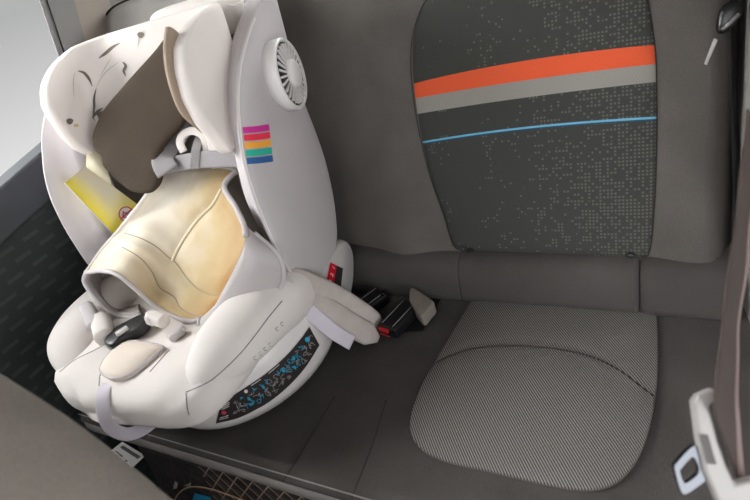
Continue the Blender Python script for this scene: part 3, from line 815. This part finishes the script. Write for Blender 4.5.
# cross rows from back (0) to front rim
def row(y, pts): return [on_y(px, py, y + dy) for px, py, dy in pts]
ctrl = [
    row(.675, [(160, 160, -.01), (180, 163, .0), (205, 165, .005), (224, 168, .0), (238, 171, -.01)]),
    row(.625, [(149, 190, -.035), (172, 186, -.005), (198, 187, .0), (214, 187, .0), (224.5, 187, -.005)]),
    row(.575, [(122, 226, -.03), (152, 214, -.0), (188, 214, .01), (218, 213, .015), (237, 210, .005)]),
    row(.52, [(103, 248, -.01), (138, 238, -.0), (178, 251, .015), (220, 252, .02), (246, 236, .01)]),
    row(.485, [(93, 262, -.0), (128, 259, -.0), (168, 283, .01), (210, 290, .01), (234, 269, .015)]),
    row(.452, [(86, 272, -.0), (116, 274, .0), (158, 308, .0), (192, 321, .0), (215, 305, .01)]),
]
pad = empty('tummy_pad', L(0, -.02, .17), 'stained cream padded tummy cushion with grey piping lying in the child seat', 'cushion')
G = surf(ctrl, 44, 40)
NU, NV = 96, 90
G2 = surf(ctrl, NU, NV)
SEAMS = [[(221, 189), (212, 205), (198, 219), (184, 238), (174, 256), (172.5, 261)], [(118, 230), (124, 233), (140, 238), (155, 246), (168, 257), (176, 263), (186, 277), (198, 289), (212, 295), (222, 292)], [(106, 245), (122, 247), (140, 258), (152, 272), (160, 288), (174, 297), (180, 308), (195, 316), (203, 315)]]
vs0, fs0 = grid(G2); T0 = BVHTree.FromPolygons(vs0, fs0); sp3 = []
for q_ in SEAMS:
    for a_ in cr([V((x, y, 0)) for x, y in q_], 70):
        p_ = hit(T0, a_.x, a_.y, 0)
        if p_ is not None: sp3.append(p_)
def puff(i, j):
    p = G2[i][j]; a = G2[min(i + 1, NV - 1)][j] - G2[max(i - 1, 0)][j]; b = G2[i][min(j + 1, NU - 1)] - G2[i][max(j - 1, 0)]
    n = a.cross(b).normalized()
    if n.dot(CAM - p) < 0: n = -n
    d = min((p - q).length for q in sp3)
    e = min(j, NU - 1 - j, NV - 1 - i, i) / 8
    return p + n * ((.006 * (1 - math.exp(-(d / .012) ** 2)) - .003) * min(1, e))
G3 = [[puff(i, j) for j in range(NU)] for i in range(NV)]
cover_ = mk('cover', *grid(G3), M['cream'], pad, solid=.006)
uv = cover_.data.uv_layers.new(name='UVMap')
for l in cover_.data.loops:
    i = l.vertex_index; uv.data[l.index].uv = ((i % NU) / (NU - 1), (i // NU) / (NV - 1))
# grey side panel right of the cover
redge = [G[i][43] for i in range(40)]
K0 = 20
outer = cr([redge[K0] + (redge[K0] - redge[K0 - 1]) * .2 + right * .004, on_y(260, 238, .555), on_y(275, 251, .545), on_y(283, 266, .535), on_y(282, 284, .53), on_y(268, 306, .505), on_y(245, 323, .475), on_y(222, 330, .455), on_y(200, 331, .442), G[39][36]], 40)
inner = cr(redge[K0:] + [G[39][42], G[39][40], G[39][38], G[39][36]], 40)
side = []
for j in range(9):
    f = j / 8; side.append([inner[i].lerp(outer[i], f) + fwd * -.012 * math.sin(PI * f) * math.sin(PI * i / 39) for i in range(40)])
mk('side_panel', *grid(side), M['sidegrey'], pad, solid=.006)
# front rim piping, closing round the underside
front = [G[39][j] for j in range(44)]
mk('piping', *tube(front[:37] + list(reversed(outer))[1:-2], .0042, 8), M['shell'], pad)
# underside curling in at the left
under = surf([[G[39][0] + V((0, 0, -.001)), on_y(84, 281, .446), on_y(92, 294, .438), on_y(106, 309, .435), on_y(122, 317, .440), on_y(142, 315, .45)],
              [on_y(92, 263, .50), on_y(96, 276, .50), on_y(106, 290, .50), on_y(122, 302, .50), on_y(142, 305, .50)],
              [on_y(104, 262, .55), on_y(113, 275, .56), on_y(124, 287, .56), on_y(140, 296, .56), on_y(156, 300, .56)]], 24, 16)
mk('lining', *grid(under), M['lining'], pad, solid=.008)
mk('piping', *tube(under[0], .0042, 8), M['shell'], pad)
mk('piping', *tube(G[0], .003, 8), M['sidegrey'], pad)
mk('piping', *tube([G[i][0] for i in range(40)], .003, 8), M['white'], pad)
mk('piping', *tube([p + V((0, 0, .002)) for p in redge[:K0 + 4]], .0048, 8), M['sidegrey'], pad)
T_cov = bvh(cover_)
M['cream2'] = fabric('cream_cord', (232, 222, 198), (222, 208, 178))
M['padseam'] = fabric('pad_seam', (168, 154, 130))
seam(T_cov, [(221, 189), (212, 205), (198, 219), (184, 238), (174, 256), (172.5, 261)], .0028, 'raised_cord', M['cream2'], pad, 50, -.0006)
for s, w in (([(222, 190), (214, 205), (200, 219), (186, 238), (176, 256), (174, 262)], .0009), ([(124, 233), (140, 238), (155, 246), (168, 257), (176, 263), (186, 277), (198, 289), (212, 295), (222, 292)], .0011), ([(122, 247), (140, 258), (152, 272), (160, 288), (174, 297), (180, 308), (195, 316), (203, 315)], .0010)):
    seam(T_cov, s, w, 'seam', M['padseam'], pad, 50, -.0002)

# ================================================================== SEAT BELT BUCKLES on the bench
def buckle(pa, pb, w, h, zc, label, red=True, ang=0):
    a, b = on_z(*pa, zc), on_z(*pb, zc); d = (b - a); ln = d.length; X = d.normalized(); Zu = V((0, 0, 1)); Yv = Zu.cross(X).normalized()
    e = empty('seat_belt_buckle', (a + b) / 2 - Zu * (zc - .002), label, 'seat belt buckle', None)
    c = (a + b) / 2
    body = mk('housing', *box(c, X, Yv, Zu, ln, w, h), M['black'], e, smooth=False, bevel=.005)
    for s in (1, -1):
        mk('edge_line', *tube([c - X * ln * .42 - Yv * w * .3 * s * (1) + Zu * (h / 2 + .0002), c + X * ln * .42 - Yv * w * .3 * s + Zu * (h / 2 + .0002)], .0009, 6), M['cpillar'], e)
    if red: mk('release_button', *box(a - X * .001 + Yv * w * .12, X, Yv, Zu, .007, w * .5, h * .7), M['red'], e, smooth=False, bevel=.0015)
    mk('slot', *box(a - X * .0028, X, Yv, Zu, .006, w * .6, h * .12), M['black2'], e, smooth=False)
    return e
b1 = buckle((387, 332), (412, 305), .046, .026, .022, 'black buckle with red release button lying beside the child seat straps')
b2 = buckle((364, 308), (383, 294), .046, .026, .022, 'black buckle tucked behind the child seat straps, near the backrest', red=False)
mk('metal_latch', *box(on_z(383.5, 293, .038), (1, .3, 0), (-.3, 1, 0), (0, 0, 1), .008, .012, .006), M['chrome'], b2, bevel=.001)
# dark pocket in the bench and pale stalk behind the first buckle
O = [on_z(x, y, .001) for x, y in [(418, 294), (441, 299), (423, 331), (398, 333), (404, 312)]]
mk('buckle_pocket', *prism(O, (0, 0, 1), .0012), M['black2'], bench, smooth=False)
stalk = [on_z(410, 292, .045), on_z(417, 300, .035), on_z(424, 308, .03), on_z(432, 306, .025)]
O = cr([on_z(x, y, .04) for x, y in [(411, 287), (421, 292), (431, 299), (434, 302), (429, 308), (422, 316), (417, 312), (412, 305), (409, 298)]], 30, True)
mk('stalk', *prism(O, (0, 0, -1), .028), fabric('stalk_sleeve', (150, 142, 134), (120, 112, 104), fine=600), b1, bevel=.003)

# ================================================================== FOREGROUND SEAT BELT, right
sb = empty('seat_belt', at(735, 480, .46), 'brown webbing seat belt hanging in the foreground at far right', 'seat belt')
left_e = [(746, 110, .52), (743.5, 140, .51), (740.5, 160, .50), (734, 226, .48), (727, 269, .465), (722, 318, .45), (717, 360, .435), (713, 396, .425), (716, 418, .432), (726, 447, .448), (738, 483, .456)]
right_e = [(764, 110, .56), (760, 140, .55), (755, 160, .54), (747, 226, .52), (744, 269, .50), (736, 320, .485), (735, 360, .47), (734, 396, .455), (735.5, 418, .45), (738, 450, .452), (741, 484, .455)]
a = cr([at(*p) for p in left_e], 50); b = cr([at(*p) for p in right_e], 50)
mk('webbing', *grid([[p.lerp(q, j / 5) for j in range(6)] for p, q in zip(a, b)]), M['belt'], sb, solid=.0016)
mk('selvedge', *tube(b, .0032, 6), M['beltedge'], sb)
t0 = .436
fr_px = [(694, 403), (699, 396), (714, 389), (720, 393), (716, 400), (710, 407), (718, 440), (727, 466), (736, 484), (752, 480), (765, 478), (765, 512), (722, 512), (713, 490), (705, 472), (699, 440)]
tn = -fwd
tong = mk('tongue_grip', *prism([at(x, y, t0) for x, y in fr_px], fwd, .009), M['silver'], sb, smooth=False, bevel=.003)
rib = []
for i in range(4):
    rib.append(box(at(703.5 + i * 2.6, 449 + i * 0.3, t0 - .001), at(712, 470, t0) - at(701, 432, t0), right, fwd, .024, .0008, .002))
mk('grip_ribs', *merge(*rib), M['cpillar'], tong, smooth=False)
ou = [(694, 446), (676, 464), (675, 470), (681, 491), (686, 494), (697, 487), (707, 477), (702, 455)]
inn = [(693, 457), (681, 469), (680, 472), (683, 481), (687, 483), (699, 472)]
Oo = cr([at(x, y, t0 + .004) for x, y in ou], 40, True); Ii = cr([at(x, y, t0 + .004) for x, y in inn], 40, True)
rows = [Oo, [p + fwd * .004 for p in Oo], [p + fwd * .004 for p in Ii], Ii, Oo]
# align loops by nearest start
def align(A, B):
    best = min(range(len(B)), key=lambda s: sum((A[i] - B[(i + s) % len(B)]).length for i in range(0, len(A), 4)))
    return [B[(i + best) % len(B)] for i in range(len(B))]
Ii = align(Oo, Ii); rows = [Oo, [p + fwd * .004 for p in Oo], [p + fwd * .004 for p in Ii], Ii, Oo]
mk('metal_tongue', *grid(rows, True), M['chrome'], sb, smooth=False)

# stowed belt at the right edge of the backrest
s2 = empty('seat_belt', on_b(735, 240, .02), 'black seat belt stowed along the right edge of the backrest, with tongue near the top', 'seat belt')
edge = lambda dx: cr([on_b(730 + dx * .35, -30, .035), on_b(731 + dx * .4, 20, .035), on_b(731 + dx * .5, 60, .034), on_b(732 + dx * .8, 110, .032), on_b(733 + dx, 160, .03), on_b(734 + dx * .6, 205, .026), on_b(733 + dx * .2, 245, .02)], 40)
mk('webbing', *grid([edge(0), [p + BN * -.012 + V((.002, 0, 0)) for p in edge(6)]]), M['black2'], s2, solid=.0015)
O = cr([on_b(x, y, .05) for x, y in [(716, 28), (719, 12), (727, 3), (740, 0), (743, 10), (738, 20), (728, 30), (720, 34)]], 40, True)
g2 = mk('tongue_grip', *pillow(O, BN, .008, 6, back=.01, p=3), M['black'], s2)
mk('painted_grip_highlight', *tube([on_b(722, 30, .059), on_b(731, 22, .061), on_b(739, 14, .059)], .0025, 8), M['cpillar'], g2)  # painted highlight: pale bar in place of the shine on the grip
O = [on_b(x, y, .05) for x, y in [(714, 38), (718, 40), (707, 65), (704, 64)]]
mk('metal_tongue', *prism(O, BN, .0025), M['silver'], s2, smooth=False, bevel=.0008)

# ================================================================== FRONT SEAT (near left corner)
fs_ = empty('front_seat', (-.62, .05, FLOOR), 'taupe fabric front seat backrest, blurred in the near left corner', 'car seat')
sh = [(-.90, -.2), (-.90, .30), (-.88, .46), (-.82, .535), (-.72, .555), (-.60, .55), (-.50, .528), (-.42, .48), (-.375, .42), (-.345, .36), (-.325, .27), (-.315, .1), (-.32, -.2)]
O = cr([V((x, 0, z)) for x, z in sh], 80, True)
cN = sum(O, V((0, 0, 0))) / len(O)
rows = []
for y, s in ((-.02, .86), (-.012, .93), (.005, .97), (.03, .99), (.06, 1.0), (.09, .995), (.105, .98), (.116, .955), (.12, .92), (.122, .6)):
    rows.append([cN.lerp(p, s) + V((0, y, 0)) for p in O])
mk('backrest', *loft(rows), M['front'], fs_)
vs, fs = loft([[V((x, y, z)) for x, z in [(-.88 + i, -.02 + j) for i, j in ((0, 0), (.54, 0), (.56, -.06), (.54, -.12), (0, -.12), (-.02, -.06))]] for y in (-.50, -.47, -.02, .0)])
mk('seat_cushion', vs, fs, M['front'], fs_, bevel=.02)
mk('seat_rail', *abox(-.84, -.38, -.45, .02, FLOOR, -.14), M['black2'], fs_, smooth=False)

# ================================================================== FOOTWELL
k = NT('quilted_mat', .5, .4)
tc = k.n('UVMap').outputs[0]; sp = k.n('SeparateXYZ'); k.put(sp.inputs[0], tc)
d1 = k.math('FRACT', k.math('DIVIDE', k.math('ADD', sp.outputs[0], k.math('MULTIPLY', sp.outputs[1], .9)), .036)); d2 = k.math('FRACT', k.math('DIVIDE', k.math('SUBTRACT', sp.outputs[0], k.math('MULTIPLY', sp.outputs[1], .9)), .036))
ln = k.math('MAXIMUM', k.math('LESS_THAN', k.math('ABSOLUTE', k.math('SUBTRACT', d1, .5)), .045), k.math('LESS_THAN', k.math('ABSOLUTE', k.math('SUBTRACT', d2, .5)), .045))
k.col(k.mix(k.math('MULTIPLY', ln, k.math('GREATER_THAN', sp.outputs[0], -.805)), rgb(44, 41, 40), rgb(160, 138, 120)))
hgt = k.math('MULTIPLY', k.math('ABSOLUTE', k.math('SUBTRACT', d1, .5)), k.math('ABSOLUTE', k.math('SUBTRACT', d2, .5)))
k.bump(hgt, .8, .01); M['mat'] = k.m
mp = [(-.30, FLOOR + .004), (.10, FLOOR + .004), (.22, FLOOR + .006), (.265, FLOOR + .02), (.285, FLOOR + .06), (.315, -.18), (.335, -.055)]
P = cr([V((0, y, z)) for y, z in mp], 40); acc = 0; rows = []; vvs = []
for i, p in enumerate(P):
    if i: acc += (P[i] - P[i - 1]).length
    rows.append([V((x, p.y, p.z)) for x in [-.98 + .84 * j / 30 for j in range(31)]]); vvs.append(acc)
fm_ = mk('floor_mat', *grid(rows), M['mat'], None, origin=V((-.5, .1, FLOOR)), solid=.004, offset=1)
tag(fm_, 'black quilted floor mat with tan diamond stitching under the bench front', 'floor mat')
uv = fm_.data.uv_layers.new(name='UVMap')
for l in fm_.data.loops:
    i = l.vertex_index; uv.data[l.index].uv = (-.98 + .84 * (i % 31) / 30, vvs[i // 31])
# small pocket panel with tan stitching and a blue patch
T_m = bvh(fm_)
O = [hit(T_m, x, y, .004) for x, y in [(174, 503), (180, 492), (192, 485.5), (210, 487), (232, 494), (262, 505)]]
if None not in O:
    mk('stitched_border', *tube(cr(O, 40), .0016, 6), plain('tan_thread', (150, 122, 96), .7), fm_)
O = [hit(T_m, x, y, .003) for x, y in [(196, 492), (212, 496), (210, 506), (192, 503)]]
if None not in O: mk('patch', O, [(0, 1, 2, 3)], plain('blue_patch', (24, 130, 170), .5), fm_)
for q in ([(176, 480), (179, 482), (178, 487), (174, 488)], [(184, 485), (192, 481), (192, 485)]):
    O = [hit(T_m, x, y, .003) for x, y in q]
    if None not in O: mk('printed_mark', O, [tuple(range(len(O)))], M['silver'], fm_)
# white paper tag hanging under the bench lip
O = [on_y(108, 453, .335), on_y(122, 442, .345), on_y(145, 456, .345), on_y(131, 469, .335)]
n_ = (O[1] - O[0]).cross(O[3] - O[0]).normalized()
if n_.dot(CAM - O[0]) < 0: n_ = -n_
parts = []
def tq(u, v): return O[1].lerp(O[2], u).lerp(O[0].lerp(O[3], u), v) + n_ * .0006
for u0, u1, v0, v1 in ((.12, .9, .12, .32), (.3, .45, .62, .72), (.12, .28, .6, .66), (.62, .7, .7, .9)):
    parts.append(([tq(u0, v0), tq(u1, v0), tq(u1, v1), tq(u0, v1)], [(0, 1, 2, 3)]))
tag(multi('care_tag', [(prism(O, -n_, .001), plain('tag_paper', (215, 212, 208), .7)), (merge(*parts), plain('tag_ink', (90, 88, 86), .7))], bench, smooth=False), 'white printed care tag')

# ================================================================== LIGHT
w = bpy.data.worlds.new('world'); SC.world = w; w.use_nodes = True
nt = w.node_tree; bg = nt.nodes['Background']
tcn = nt.nodes.new('ShaderNodeTexCoord'); sx = nt.nodes.new('ShaderNodeSeparateXYZ'); nt.links.new(tcn.outputs['Generated'], sx.inputs[0])
rp_ = nt.nodes.new('ShaderNodeValToRGB'); mz = nt.nodes.new('ShaderNodeMath'); mz.operation = 'MULTIPLY_ADD'; mz.inputs[1].default_value = .5; mz.inputs[2].default_value = .5; nt.links.new(sx.outputs[2], mz.inputs[0]); nt.links.new(mz.outputs[0], rp_.inputs[0])
rp_.color_ramp.elements[0].color = (.62, .62, .60, 1); rp_.color_ramp.elements[1].color = (.95, .97, 1, 1)
for p_, c_ in ((.38, (.86, .86, .85, 1)), (.5, (.46, .46, .46, 1))):
    e_ = rp_.color_ramp.elements.new(p_); e_.color = c_
nt.links.new(rp_.outputs[0], bg.inputs[0]); bg.inputs[1].default_value = 1.0
def area(name, loc, target, sx_, sy_, power, col=(1, 1, 1)):
    l = bpy.data.lights.new(name, 'AREA'); l.shape = 'RECTANGLE'; l.size = sx_; l.size_y = sy_; l.energy = power; l.color = col
    o = bpy.data.objects.new(name, l); COL.objects.link(o); o.location = loc
    o.rotation_euler = (V(target) - V(loc)).to_track_quat('-Z', 'Y').to_euler(); return o
area('window_light', (-1.75, .15, 1.05), (-.85, .5, .3), 1.0, .7, 45, (1, 1, 1))
area('windscreen_light', (-.3, -1.3, 1.3), (-.5, .6, .1), 1.3, .8, 17, (.97, .98, 1))
area('rear_window_light', (-.65, 1.75, 1.05), (-.85, .9, .55), 1.2, .4, 14, (1, 1, 1))
area('lip_fill_light', (1.25, -.4, .2), (-.6, .4, -.05), .7, .7, 14, (.98, .99, 1))  # added fill lamp to brighten the bench lip; no source is seen there
